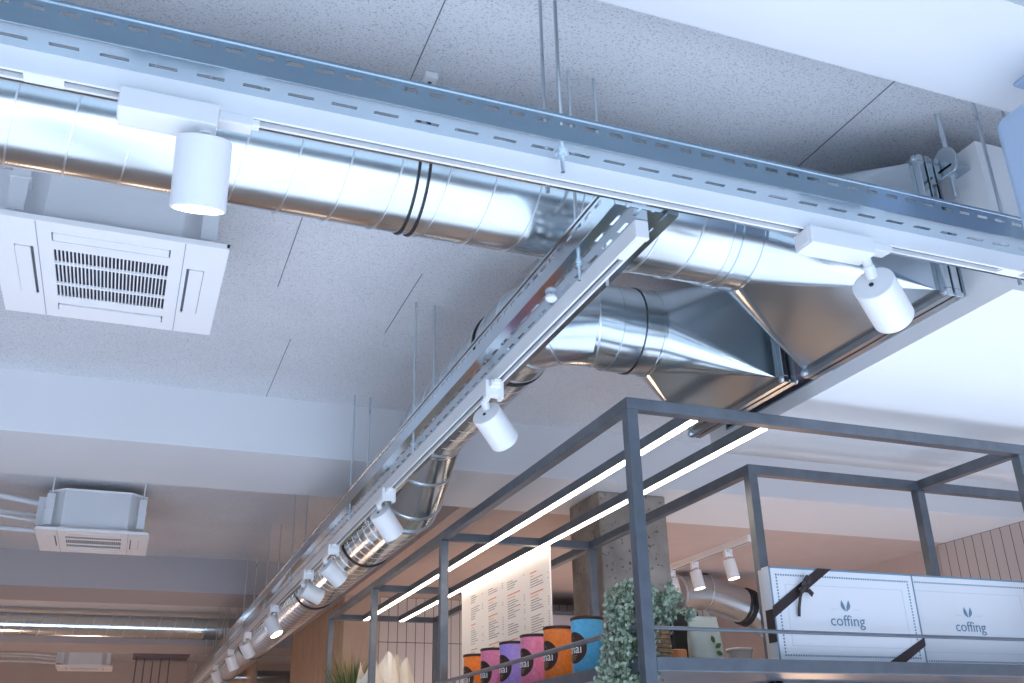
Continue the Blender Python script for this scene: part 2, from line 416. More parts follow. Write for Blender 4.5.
# ------------------------------------------------------------------ lighting tracks
def track(label, along, a0, a1, c0, z1=2.5, Wd=.023, H=.036, group=None):
    root = thing('lighting_track', label, 'lighting track', (a0, c0, z1) if along == 'x' else (c0, a0, z1), group)
    c1 = c0+Wd; z0 = z1-H
    pts = [(c0, z1), (c0, z0), (c0+.005, z0), (c0+.005, z0+.003), (c0+.006, z0+.014), (c1-.006, z0+.014), (c1-.005, z0+.003), (c1-.005, z0), (c1, z0), (c1, z1)]
    m = MB(); m.prism(pts, a0, a1, 'x' if along == 'x' else 'y')
    build('track_body', m, M['white'], root)
    m = MB()
    for u in (c0+.0075, c1-.0095):
        if along == 'x': m.box(a0+.01, u, z0+.005, a1-.01, u+.002, z0+.0135)
        else: m.box(u, a0+.01, z0+.005, u+.002, a1-.01, z0+.0135)
    build('conductor_groove', m, M['groove'], root)
    # feed piece and end cap
    m = MB()
    if along == 'x': m.box(a0-.012, c0-.002, z0-.002, a0, c1+.002, z1-.0005); m.box(a0, c0+.003, z0-.0015, a0+.07, c1-.003, z0+.01)
    else: m.box(c0-.002, a0-.012, z0-.002, c1+.002, a0, z1-.0005); m.box(c0+.003, a0, z0-.0015, c1-.003, a0+.075, z0+.01)
    build('end_feed', m, M['white_pl'], root, bevel=.002)
    if along == 'x':
        for xj in (-.22, 1.49): build('track_joiner', MB().box(xj, c0+.0005, z0-.001, xj+.05, c1-.0005, z0+.012), M['white_pl'], root)
    return root
track('white three-circuit track under the cable tray that crosses the top of the photo', 'x', -1.6, 3.4, 1.192)
track('white track under the cable tray that recedes to the lower left', 'y', 1.327, 12.4, .762)
ZTR = 2.464
def spot(label, base, top, direc, along, gear=None, lit=True, D=.038, L=.1, mat='white', group='track spotlights', mount=ZTR):
    """base = adapter centre under the track, top = centre of rear cap, direc = aiming direction"""
    root = thing('track_spotlight', label, 'spotlight', base, group)
    bx, by, bz = base
    m = MB()
    if along == 'x':
        m.rbox(bx-.024, by-.012, bz-.016, bx+.024, by+.012, bz, .003); m.box(bx-.03, by-.008, bz-.010, bx+.034, by+.008, bz-.001)
    else:
        m.rbox(bx-.013, by-.024, bz-.016, bx+.013, by+.024, bz, .003); m.box(bx-.009, by-.034, bz-.010, bx+.009, by+.03, bz-.001)
        m.box(bx-.023, by-.011, bz-.042, bx-.0145, by+.013, bz+.003); m.box(bx+.0145, by-.011, bz-.042, bx+.023, by+.013, bz+.003); m.box(bx-.0145, by-.009, bz-.036, bx+.0145, by+.011, bz-.003)
        m.box(bx-.010, by-.010, bz-.034, bx+.010, by+.010, bz-.0165)
    build('adapter', m, M[mat], root, bevel=.0012)
    if gear:
        g0, g1, gd = gear
        m = MB().box(g0, by-.026, bz-.036, g1, by+.022, bz-.001)
        gb = build('driver_box', m, M[mat], root, bevel=.002)
        m = MB().box(g0-.0012, by-.018, bz-.031, g0+.001, by+.014, bz-.008); build('end_plate', m, M['white_pl'], gb)
    d = Vector(direc).normalized(); t = Vector(top)
    st = MB(); k0 = Vector((t.x-d.x*.02, by if along == 'x' else by, bz-.014)); 
    st.tube([k0, t+Vector((0, 0, .024))-d*.006], .0085, 14); st.tube([t+Vector((0, 0, .026))-d*.010, t+Vector((0, 0, .012))+d*.004], .0105, 14)
    so = build('swivel_stem', st, M[mat], root, smooth=True)
    m = MB(); 
    u = d.cross(Vector((0, 0, 1))).normalized(); w_ = u.cross(d)
    prof = [(.0, 0), (.0365, 0), (.038, .0015), (.038, L-.001), (.0372, L), (.0345, L), (.0335, L-.006), (.0, L-.006)]
    n = 48; vs = []; fs = []
    for (r, z) in prof:
        for jn in range(n): vs.append(t+d*z+(u*math.cos(2*PI*jn/n)+w_*math.sin(2*PI*jn/n))*max(r*D/.038, 1e-5))
    for i in range(len(prof)-1):
        for jn in range(n): fs.append((i*n+jn, i*n+(jn+1) % n, (i+1)*n+(jn+1) % n, (i+1)*n+jn))
    m.add(vs, fs); head = build('head', m, M[mat], root, smooth=True)
    m = MB().tube([t+d*(L-.0062), t+d*(L-.003)], .0325*D/.038, 32)
    build('lens', m, M['lens'] if lit == 1 else M['lens_dim'], head, smooth=True)
    m = MB(); c = t-w_*.004-u*.003; m.tube([c-d*.002, c+d*.002], .0045, 6)
    build('cap_screw', m, M['dark'], head)
    return root
YT = 1.2035; XT = .763
spot('lit white spotlight hanging at upper left under the long track, with white driver box', (.056, YT, ZTR), (.018, YT, 2.418), (.036, .36, -.93), 'x', (-.098, .032, 0))
spot('white spotlight at right below the long track, in front of the square steel transition', (1.19, YT, ZTR), (1.176, YT+.006, 2.388), (.80, .48, -.36), 'x', (1.028, 1.166, 0))
sp = [('white spotlight nearest the centre, hanging beside the duct elbow', 2.065, (.772, 2.145, 2.415), (.692, .522, -.499)),
      ('white spotlight second along the receding track, beside the duct drop', 3.085, (.762, 3.198, 2.415), (.64, .36, -.68)),
      ('white spotlight third along the receding track, just below a hanger bolt', 3.99, (.766, 4.165, 2.415), (.78, .30, -.56)),
      ('white spotlight fourth along the receding track, tipped nearly level', 4.56, (.772, 4.74, 2.415), (.90, .25, -.36)),
      ('white spotlight fifth along the receding track, showing its glowing lens', 5.60, (.762, 5.76, 2.41), (.42, -.30, -.84)),
      ('small white spotlight sixth along the receding track, in deep shade', 6.76, (.762, 6.92, 2.415), (.50, .35, -.79)),
      ('small distant white spotlight seventh along the receding track', 7.75, (.762, 7.77, 2.415), (.4, .1, -.9)),
      ('farthest small spotlight seen near the lower end of the receding track', 8.9, (.762, 8.92, 2.415), (.4, .1, -.9))]
for lb, y, t, d in sp: spot(lb, (XT, y, ZTR), t, d, 'y')
# white housing under the soffit at right, its shade put into a blue colour
root = thing('ceiling_fixture', 'white rounded housing tinted blue for shade, hung below the soffit, cut off by the right edge', 'fixture', (1.43, 1.0, 2.74))
m = MB(); m.rbox(1.335, .90, 2.36, 1.60, 1.02, 2.655, .035, 'y', 6)
build('housing', m, M['shade'], root, smooth=True, bevel=.012)
m = MB(); m.box(1.42, .93, 2.655, 1.52, .99, 2.735); m.box(1.40, .91, 2.732, 1.54, 1.01, 2.74)
build('mount', m, M['shade'], root, bevel=.004)
# small round cap on the tray underside
o = build('round_cap', MB().lathe([(.001, 2.486), (.008, 2.4862), (.0125, 2.490), (.0125, 2.4945), (.009, 2.4995)], (.738, 1.645, 0), 24), M['white_pl'], smooth=True)
tag(o, 'small white round cap stuck under the receding cable tray', 'cap')

# ------------------------------------------------------------------ ducts
R0 = .1175
def helix(p0, p1, r, pitch, phase, wid=.0024, n=48, hgt=.0022):
    p0, p1 = Vector(p0), Vector(p1); d = (p1-p0).normalized(); L = (p1-p0).length
    t = Vector((0, 0, 1)); u = d.cross(t).normalized(); w = u.cross(d)
    m = MB(); k = int((L-.01)/pitch*n); vs = []; fs = []
    for i in range(k+1):
        a = 2*PI*i/n+phase; s = .005+pitch*i/n
        e = u*math.cos(a)+w*math.sin(a)
        for (dr, ds) in ((-.001, -wid), (hgt, -wid*.6), (hgt, wid*.6), (-.001, wid)): vs.append(p0+d*(s+ds)+e*(r+dr))
    for i in range(k):
        for j_ in range(4): fs.append((4*i+j_, 4*i+(j_+1) % 4, 4*i+4+(j_+1) % 4, 4*i+4+j_))
    return m.add(vs, fs)
def sq_to_round(xc, yc, zc, r, xr, y0, y1, z0, z1, n=144):
    """sheet steel square-to-round: circle at x=xc, rectangle at x=xr"""
    m = MB(); vs = [(xr, y0, z0), (xr, y1, z0), (xr, y1, z1), (xr, y0, z1)]
    # corner order: angle measured y=cos, z=sin ; quadrant 0 -> (y1,z1)
    cor = [2, 3, 0, 1]
    for j_ in range(n): a = 2*PI*j_/n; vs.append((xc, yc+r*math.cos(a), zc+r*math.sin(a)))
    fs = []
    q = n//4
    for k in range(4):
        for i in range(q):
            a = k*q+i; fs.append((4+a, 4+(a+1) % n, cor[k]))
        fs.append((4+((k+1)*q) % n, cor[(k+1) % 4], cor[k]))
    return m.add(vs, fs)
def flange(x, y0, y1, z0, z1, root, t=.018):
    f = MB()
    for xa, xb, e in ((x, x+.016, t), (x+.022, x+.040, t)):
        f.box(xa, y0-e, z0-e, xb, y1+e, z0); f.box(xa, y0-e, z1, xb, y1+e, z1+e)
        f.box(xa, y0-e, z0, xb, y0, z1); f.box(xa, y1, z0, xb, y1+e, z1)
    fo = build('flange', f, M['galv_smooth'], root, bevel=.0015)
    bl = MB()
    for y in (y0-t*.5, y1+t*.5):
        for z in (z0-t*.5, z1+t*.5): bl.tube([(x-.008, y, z), (x+.048, y, z)], .004, 8); bl.tube([(x-.006, y, z), (x, y, z)], .008, 6); bl.tube([(x+.04, y, z), (x+.046, y, z)], .008, 6)
    build('corner_bolt', bl, M['rod'], fo)
# run one, parallel to the long tray
DY, DZ = 1.635, 2.715
r1 = thing('ventilation_duct', 'large spiral galvanised duct crossing behind the long tray into a square transition', 'duct', (-1.6, DY, DZ))
m = MB().tube([(-1.6, DY, DZ), (1.16, DY, DZ)], R0, 72); pipe = build('spiral_pipe', m, M['galv'], r1, smooth=True)
build('spiral_seam', helix((-1.6, DY, DZ), (1.14, DY, DZ), R0, .0955, 1.2), M['seam'], pipe, smooth=True)
for x in (.419, .440): build('rubber_gasket', MB().ringbox((x, DY, DZ), (1, 0, 0), R0-.002, R0+.0035, .0024), M['rubber'], r1, smooth=True)
m = MB().tube([(1.13, DY, DZ), (1.215, DY, DZ)], R0+.002, 72); m.ringbox((1.155, DY, DZ), (1, 0, 0), R0, R0+.0055, .003); m.ringbox((1.209, DY, DZ), (1, 0, 0), R0, R0+.005, .003)
build('collar', m, M['galv_smooth'], r1, smooth=True)
F1 = (1.405, 1.875, 2.527, 2.85); F2 = (1.985, 2.44, 2.545, 2.85)
m = sq_to_round(1.212, DY, DZ, R0, 1.535, F1[0], F1[1], F1[2], F1[3]); m.box(1.535, F1[0], F1[2], 1.60, F1[1], F1[3])
build('square_transition', m, M['galv_smooth'], r1)
flange(1.548, F1[0], F1[1], F1[2], F1[3], r1)
build('insulated_spigot', MB().box(1.586, F1[0]+.035, F1[2]+.025, XB+.02, F1[1]-.005, F1[3]-.01), M['mauve'], r1)
# run two: elbow, then parallel to the receding tray, dropping below the beam
EY, EZ, EX = 2.17, 2.712, .965
EZ2 = 2.748
RB = .175
r2 = thing('ventilation_duct', 'second galvanised duct with mitred elbow, receding below the receding tray to lower left', 'duct', (EX, EY, EZ))
m = sq_to_round(1.262, EY, EZ, R0, 1.535, F2[0], F2[1], F2[2], F2[3]); m.box(1.535, F2[0], F2[2], 1.60, F2[1], F2[3])
build('square_transition', m, M['galv_smooth'], r2)
flange(1.548, F2[0], F2[1], F2[2], F2[3], r2)
build('insulated_spigot', MB().box(1.586, F2[0]+.005, F2[2]+.02, XB+.02, F2[1]-.055, F2[3]-.01), M['mauve'], r2)
m = MB().tube([(EX+RB-.005, EY, EZ), (1.265, EY, EZ)], R0+.002, 72); m.ringbox((1.205, EY, EZ), (1, 0, 0), R0, R0+.0055, .004); m.ringbox((1.258, EY, EZ), (1, 0, 0), R0, R0+.005, .003)
build('collar', m, M['galv_smooth'], r2, smooth=True)
build('rubber_gasket', MB().ringbox((1.199, EY, EZ), (1, 0, 0), R0, R0+.0035, .0009), M['rubber'], r2, smooth=True)
# mitred elbow
ang = [0, 22.5, 67.5, 90] ; cx, cy = EX+RB, EY+RB
mit = [(cx, EY, EZ)]
for a in (15, 45, 75):  # seams of the elbow pieces
    rr = RB*1.035
    mit.append((cx-rr*math.sin(math.radians(a)), cy-rr*math.cos(math.radians(a)), EZ+(EZ2-EZ)*a/90))
pts = [(EX+RB+.02, EY, EZ)]+mit[1:4]+[(EX, cy+.02, EZ2)]
build('elbow', MB().tube(pts, R0, 72), M['galv_smooth'], r2, smooth=True, angle=14)
sm = MB()
for p, a in ((pts[1], 15), (pts[2], 45), (pts[3], 75)):
    sm.ringbox(p, (-math.cos(math.radians(a)), math.sin(math.radians(a)), 0), R0, R0+.004, .0018)
build('elbow_seam', sm, M['seam'], r2, smooth=True)
Y1, Y2, ZL = 3.22, 3.60, 2.555
m = MB().tube([(EX, cy+.02, EZ2), (EX, Y1, EZ2)], R0, 72); p2 = build('spiral_pipe', m, M['galv'], r2, smooth=True)
build('spiral_seam', helix((EX, cy+.02, EZ2), (EX, Y1-.02, EZ2), R0, .0955, .4, wid=.0018, hgt=.0012), M['seam'], p2, smooth=True)
build('rubber_gasket', MB().ringbox((EX, 2.46, EZ2), (0, 1, 0), R0, R0+.004, .005), M['rubber'], r2, smooth=True)
DP = [(EX, Y1, EZ2), (EX, Y1+.06, EZ2-.012), (EX, Y1+.17, EZ2-.09), (EX, Y2-.07, ZL+.02), (EX, Y2, ZL)]
build('drop_elbow', MB().tube(DP, R0+.001, 72), M['galv_smooth'], r2, smooth=True, angle=10)
sm = MB()
for i in range(5):
    a = Vector(DP[max(0, i-1)]); b_ = Vector(DP[min(4, i+1)]); sm.ringbox(DP[i], b_-a, R0, R0+.006, .003)
build('drop_seam', sm, M['seam'], r2, smooth=True)
m = MB().tube([(EX, Y2, ZL), (EX, 12.6, ZL)], R0, 72); p3 = build('spiral_pipe', m, M['galv'], r2, smooth=True)
build('spiral_seam', helix((EX, Y2+.02, ZL), (EX, 12.5, ZL), R0, .0955, 0, n=40, wid=.0016, hgt=.001), M['seam'], p3, smooth=True)
for y in (4.25, 5.5, 8.1, 10.0): build('rubber_gasket', MB().ringbox((EX, y, ZL), (0, 1, 0), R0, R0+.005, .006), M['rubber'], r2, smooth=True)
# far duct crossing the room
r3 = thing('ventilation_duct', 'dim spiral duct crossing the far left of the room under the ceiling', 'duct', (-3.6, 9.5, 2.835))
pp = build('spiral_pipe', MB().tube([(-3.5, 9.5, 2.835), (1.25, 9.5, 2.835)], .095, 48), M['galv'], r3, smooth=True)
build('spiral_seam', helix((-3.5, 9.5, 2.835), (1.23, 9.5, 2.835), .095, .135, 0, n=32), M['seam'], pp, smooth=True)
r4 = thing('ventilation_duct', 'short warm-lit duct far behind the receding track, beside the oak wall', 'duct', (1.0, 11.3, 2.58))
build('spiral_pipe', MB().tube([(1.12, 11.3, 2.58), (3.4, 11.3, 2.58)], .07, 40), M['galv'], r4, smooth=True)
# hanger lug and rod beside the transition
lg = thing('pipe_hanger', 'galvanised saddle bracket on a threaded rod beside the white box at upper right', 'bracket', (1.605, 1.355, 2.97))
build('saddle', MB().prism([(1.358+.036*math.cos(t*PI/12), 2.83+.042*math.sin(t*PI/12)) for t in range(-3, 16)], 1.590, 1.597, 'x'), M['tray'], lg, bevel=.003)
rd = build('threaded_rod', MB().tube([(1.607, 1.358, 2.745), (1.607, 1.358, HC)], .006, 12), M['rod'], lg, smooth=True)
build('nut', MB().tube([(1.607, 1.358, 2.80), (1.607, 1.358, 2.815)], .012, 6), M['rod'], rd)
build('arm', MB().box(1.590, 1.338, 2.815, 1.645, 1.378, 2.821), M['tray'], lg)
# small channel bracket on the ceiling
cb = thing('ceiling_bracket', 'small white slotted channel bracket screwed to the ceiling above the ducts', 'bracket', (.463, 1.64, 2.97))
build('channel', MB().box(.449, 1.605, 2.955, .477, 1.68, 2.97), M['white_pl'], cb, bevel=.002)
m = MB(); m.box(.459, 1.62, 2.9535, .467, 1.634, 2.956); m.box(.459, 1.645, 2.9535, .467, 1.659, 2.956); build('slot', m, M['dark'], cb)

# ------------------------------------------------------------------ air-conditioning cassettes
def cassette(label, cx, cy, S=.5, zb=2.70):
    root = thing('air_conditioner', label, 'air conditioner', (cx, cy, zb), 'ceiling cassette air conditioners')
    h = S/2; g = .125*S/.5; k = S/.5
    m = MB()   # panel plate as frame around grille and louvre slots
    zt = zb+.013
    vx0, vx1 = .165*k, .205*k; vl = .125*k
    xs = [-h, -vx1, -vx0, -g, g, vx0, vx1, h]
    # plate strips (grid cells), leaving holes for grille and four louvres
    grid = sorted(set([-h, -vx1, -vx0, -vl, -g+1e-6, g-1e-6, vl, vx0, vx1, h]))
    def hole(x, y):
        if abs(x) < g-1e-5 and abs(y) < g-1e-5: return True
        if vx0 < abs(x) < vx1 and abs(y) < vl: return True
        if vx0 < abs(y) < vx1 and abs(x) < vl: return True
        return False
    for i in range(len(grid)-1):
        for jj in range(len(grid)-1):
            xm = (grid[i]+grid[i+1])/2; ym = (grid[jj]+grid[jj+1])/2
            if not hole(xm, ym): m.box(cx+grid[i], cy+grid[jj], zb, cx+grid[i+1], cy+grid[jj+1], zb+.004)
    m.box(cx-h, cy-h, zb+.004, cx-h+.006, cy+h, zt); m.box(cx+h-.006, cy-h, zb+.004, cx+h, cy+h, zt)
    m.box(cx-h, cy-h, zb+.004, cx+h, cy-h+.006, zt); m.box(cx-h, cy+h-.006, zb+.004, cx+h, cy+h, zt)
    pn = build('panel', m, M['white_pl'], root)
    for s in (-1, 1):
        build('panel_joint', MB().box(cx+s*h*.62-.0008, cy-h+.004, zb-.0006, cx+s*h*.62+.0008, cy+h-.004, zb+.001), M['groove'], pn)
    m = MB().box(cx-g, cy-g, zb+.0085, cx+g, cy+g, zb+.010); build('filter', m, M['slatdark'], root)  # dark sheet painted as the shade inside the intake
    m = MB(); ns = 30
    for i in range(ns+1):
        x = cx-g+2*g*i/ns; m.box(x-.0014, cy-g, zb+.001, x+.0014, cy+g, zb+.0075)
    for yy in (-.44, .44): m.box(cx-g, cy+g*yy-.004, zb, cx+g, cy+g*yy+.004, zb+.006)
    build('intake_grille', m, M['white_pl'], root)
    for (ax, s) in (('y', -1), ('y', 1), ('x', -1), ('x', 1)):
        m = MB(); c = ((vx0+vx1)/2+.0025)*s; e = (vx1-vx0)/2-.004
        if ax == 'y': m.rbox(cx-vl+.003, cy+c-e, zb-.002, cx+vl-.003, cy+c+e, zb+.003, .004)
        else: m.rbox(cx+c-e, cy-vl+.003, zb-.002, cx+c+e, cy+vl-.003, zb+.003, .004)
        build('louvre', m, M['white_pl'], root)
    m = MB().box(cx-vx1-.002, cy-vx1-.002, zb+.0102, cx+vx1+.002, cy+vx1+.002, zb+.0125); build('louvre_shadow', m, M['groove'], root)
    # body: chamfered box
    q = h-.035*k; c = .07*k
    pts = [(cx-q+c, cy-q), (cx+q-c, cy-q), (cx+q, cy-q+c), (cx+q, cy+q-c), (cx+q-c, cy+q), (cx-q+c, cy+q), (cx-q, cy+q-c), (cx-q, cy-q+c)]
    bd = build('body', MB().prism(pts, zt, zb+.21, 'z'), M['body_pl'], root, bevel=.003)
    m = MB(); q2 = q+.004
    pts2 = [(cx+(x-cx)*1.03, cy+(y-cy)*1.03) for x, y in pts]
    m.prism(pts2, zt, zt+.014, 'z'); m.prism(pts2, zb+.205, zb+.215, 'z'); build('body_rim', m, M['white_pl'], bd)
    for sx in (-1, 1):
        for sy in (-1, 1):
            x, y = cx+sx*(q-.012), cy+sy*(q-.012)
            m = MB(); m.tube([(x, y, zt+.03), (x, y, HC)], .004, 8); m.box(x-.022, y-.022, zt+.10, x+.022, y+.022, zt+.105); m.box(x-.018, y-.02, zt+.02, x+.018, y-.017, zt+.17)
            build('hanger', m, M['body_pl'], root)
    m = MB()
    for zz, yy, r_ in ((zb+.17, -.07, .014), (zb+.13, .02, .010), (zb+.09, -.03, .008), (zb+.06, .06, .012)):
        m.tube([(cx-q+.01, cy+yy, zz), (cx-q-.07, cy+yy, zz), (cx-q-.3, cy+yy*2.0, zz+.02), (cx-q-1.8, cy+yy*2.0, zz+.03)], r_, 12)
    m.box(cx-q-.05, cy-.12, zb+.05, cx-q, cy+.10, zb+.19)
    build('pipes', m, M['body_pl'], root, smooth=True)
    return root
cassette('nearest white ceiling cassette air conditioner at left, below the big duct', -.135, 2.285)
cassette('white ceiling cassette air conditioner at middle left, between two ceiling beams', -.2, 5.35, .52)
cassette('smallest cassette air conditioner, at the far bottom left before the end wall', -.34, 11.95, .56)

# ------------------------------------------------------------------ steel rack over the counter
T = .03; ZT2 = 2.4365; X0, Y0, X2, Y2b, X3 = 1.08, 1.983, 1.70, 2.388, 2.345
YE = 5.66; ZS = 1.825
rk = thing('steel_rack', 'tall dark grey square-tube steel rack over the counter, lower right', 'rack', (X0, Y0, 0))
def bar(nm, x0, y0, z0, x1, y1, z1, lab=None):
    o = build(nm, MB().box(x0, y0, z0, x1, y1, z1), M['frame'], rk, bevel=.0018)
    return o
for (x, y) in ((X0, Y0), (X0, 3.515), (X0, 4.62), (X0, YE), (X2, Y2b), (X2, 3.515), (X2, YE), (X3, Y0), (X3-.005, Y2b)):
    bar('post', x, y, 0, x+T, y+T, ZT2-T)
z0, z1 = ZT2-T, ZT2
bar('top_rail', X0, Y0, z0, 3.4, Y0+T, z1)
bar('top_rail', X0, Y0+T, z0, X0+T, YE+T, z1)
bar('top_rail', X2, Y2b+T, z0, X2+T, YE+T, z1)
bar('top_rail', X2, Y2b, z0, 3.4, Y2b+T, z1)
bar('top_rail', X3, Y0+T, z0, X3+T, Y2b, z1)
LX = (1.275, 1.486); LW = .027
for y in (3.515, 4.68, YE):
    for a, b_ in ((X0+T, LX[0]), (LX[0]+LW, LX[1]), (LX[1]+LW, X2)): bar('cross_bar', a, y, z0, b_, y+T, z1)
for i, x in enumerate(LX):
    lt = thing('linear_light', ('glowing warm linear light inside the rack top, nearer the receding track', 'glowing warm linear light inside the rack top, directly above the menu board')[i], 'light', (x, Y0+T, z0), 'linear lights in the rack')
    build('profile', MB().box(x, Y0+T, z0+.0005, x+LW, YE, z1), M['frame'], lt)
    build('diffuser', MB().box(x+.0025, Y0+T+.004, z0-.001, x+LW-.0025, YE-.004, z0+.001), M['led'], lt)
# shelf
bar('shelf_rail', X0+T, Y0, ZS-.03, 3.4, Y0+T, ZS); bar('shelf_rail', X0, Y0+T, ZS-.03, X0+T, YE, ZS)
bar('shelf_rail', X2, Y2b+T, ZS-.03, X2+T, YE, ZS); bar('shelf_rail', X2, Y2b, ZS-.03, 3.4, Y2b+T, ZS)
m = MB(); m.box(X0+T, Y0+T, ZS-.012, X2, YE, ZS-.0005); m.box(X2, Y0+T, ZS-.012, 3.4, Y2b, ZS-.0005)
build('shelf_panel', m, M['frame'], rk)
m = MB(); m.tube([(X0+T, Y0+.012, 1.889), (3.4, Y0+.012, 1.889)], .0045, 12); build('guard_rail', m, M['frame'], rk, smooth=True)
m = MB(); m.tube([(X0+.006, Y0+T-.003, 1.893), (X0+.006, 3.52, 1.893)], .0065, 12); m.tube([(X0+.006, 3.545, 1.893), (X0+.006, 4.62, 1.893)], .0065, 12); build('guard_rail', m, M['frame'], rk, smooth=True)

# ------------------------------------------------------------------ menu board
mb = thing('menu_board', 'large white printed menu board hanging below the linear light', 'menu board', (1.50, 3.99, 1.84))
BY0, BY1, BZ1 = 3.48, 4.56, 2.404
build('panel', MB().box(1.508, BY0, 1.84, 1.514, BY1, BZ1), M['board'], mb)
pr, pd = MB(), MB()
rnd = random.Random(3)
cols = [(4.42, 4.25), (4.18, 3.99), (3.94, 3.74), (3.68, 3.49)]
for ci, (ya, yb) in enumerate(cols):
    z = 2.352 - .008*ci
    while z > 1.88:
        blk = rnd.randint(3, 8); head = rnd.random() < .55
        if head:
            ww = rnd.uniform(.35, .75)*(ya-yb); pd = MB(); pd.box(1.5068, ya-ww, z-.0022, 1.5082, ya, z+.0022); z -= .013
            pd.box(1.5068, ya-ww*.6, z-.0012, 1.5082, ya, z+.0012); build('printed_heading', pd, M['printred'], mb); z -= .013
        for k in range(blk):
            y = ya; end = ya-rnd.uniform(.3, .72)*(ya-yb)
            while y > end:
                l = rnd.uniform(.006, .016); pr.box(1.5070, max(end, y-l), z-.0016, 1.5082, y, z+.0014); y -= l+.003
            if rnd.random() < .75: pr.box(1.5070, yb+.004, z-.0016, 1.5082, yb+.014, z+.0014)
            z -= .0098
        z -= .016
build('printed_lines', pr, M['print'], mb)
m = MB()
for y in (3.55, 4.42): m.tube([(1.511, y, BZ1), (1.511, y, z0)], .0015, 6)
build('cord', m, M['rod'], mb)

# ------------------------------------------------------------------ tins
def tin(col, x, y, label, r=.043, h=.145):
    root = thing('tea_tin', label, 'tin', (x, y, ZS), 'chai tins on the rack shelf')
    m = MB().lathe([(r-.001, 0), (r, .002), (r, h-.006), (r-.001, h-.004)], (x, y, ZS), 48); bd = build('can', m, M['tin_'+col], root, smooth=True)
    m = MB().lathe([(r+.0012, h-.006), (r+.0018, h-.004), (r+.0018, h+.001), (r+.0005, h+.0025), (r-.004, h+.0025), (r-.005, h-.002)], (x, y, ZS), 48); build('lid', m, M['brown'], root, smooth=True)
    # oval label wrapped on the side that faces the room
    a0 = math.radians(188); m = MB(); vs = [(x+(r+.0004)*math.cos(a0), y+(r+.0004)*math.sin(a0), ZS+.068)]; fs = []
    n = 40; K = 10
    vs = []
    for k in range(K+1):
        for j_ in range(n):
            t = 2*PI*j_/n; s = .040*k/K*math.cos(t); zz = .040*k/K*math.sin(t)
            a = a0+s/r; vs.append((x+(r+.0006)*math.cos(a), y+(r+.0006)*math.sin(a), ZS+.068+zz))
    for k in range(K):
        for j_ in range(n): fs.append((k*n+j_, k*n+(j_+1) % n, (k+1)*n+(j_+1) % n, (k+1)*n+j_))
    m.add(vs, fs); lb = build('oval_label', m, M['brown'], bd, smooth=True)
    def wrap(txt, size, dz, mat, nm):
        tm = text_mesh(txt, size, .0003)
        for i, v in enumerate(tm.v):
            a = a0+v.x/r; rr = r+.0012+v.z
            tm.v[i] = Vector((x+rr*math.cos(a), y+rr*math.sin(a), ZS+.068+dz+v.y))
        build(nm, tm, mat, bd)
    wrap('chai', .034, -.004, M['ink_white'], 'lettering')
    m = MB()
    for k, (wd, dz) in enumerate(((.024, -.020), (.018, -.0245), (.012, -.029), (.008, .024))):
        for q in range(6):
            a = a0+(-wd/2+wd*q/6)/r; a2 = a0+(-wd/2+wd*(q+.75)/6)/r; rr = r+.0012
            m.add([(x+rr*math.cos(a), y+rr*math.sin(a), ZS+.067+dz), (x+rr*math.cos(a2), y+rr*math.sin(a2), ZS+.067+dz), (x+rr*math.cos(a2), y+rr*math.sin(a2), ZS+.069+dz), (x+rr*math.cos(a), y+rr*math.sin(a), ZS+.069+dz)], [(0, 1, 2, 3)])
    build('small_print', m, M['straw'], bd)
    return root
tl = [('blue', 2.435, 'bright blue chai tin, nearest of the row, beside the trailing plant'),
      ('orange', 2.625, 'orange chai tin standing next to the blue tin'),
      ('pink', 2.805, 'pink chai tin between the orange tin and the purple tin'),
      ('purple', 2.985, 'purple chai tin, the only purple one of the row'),
      ('pink', 3.165, 'pink chai tin between the purple tin and the farthest orange tin'),
      ('orange', 3.345, 'orange chai tin farthest left of the row, beside the rack post')]
for c, y, lb in tl: tin(c, 1.158, y, lb)

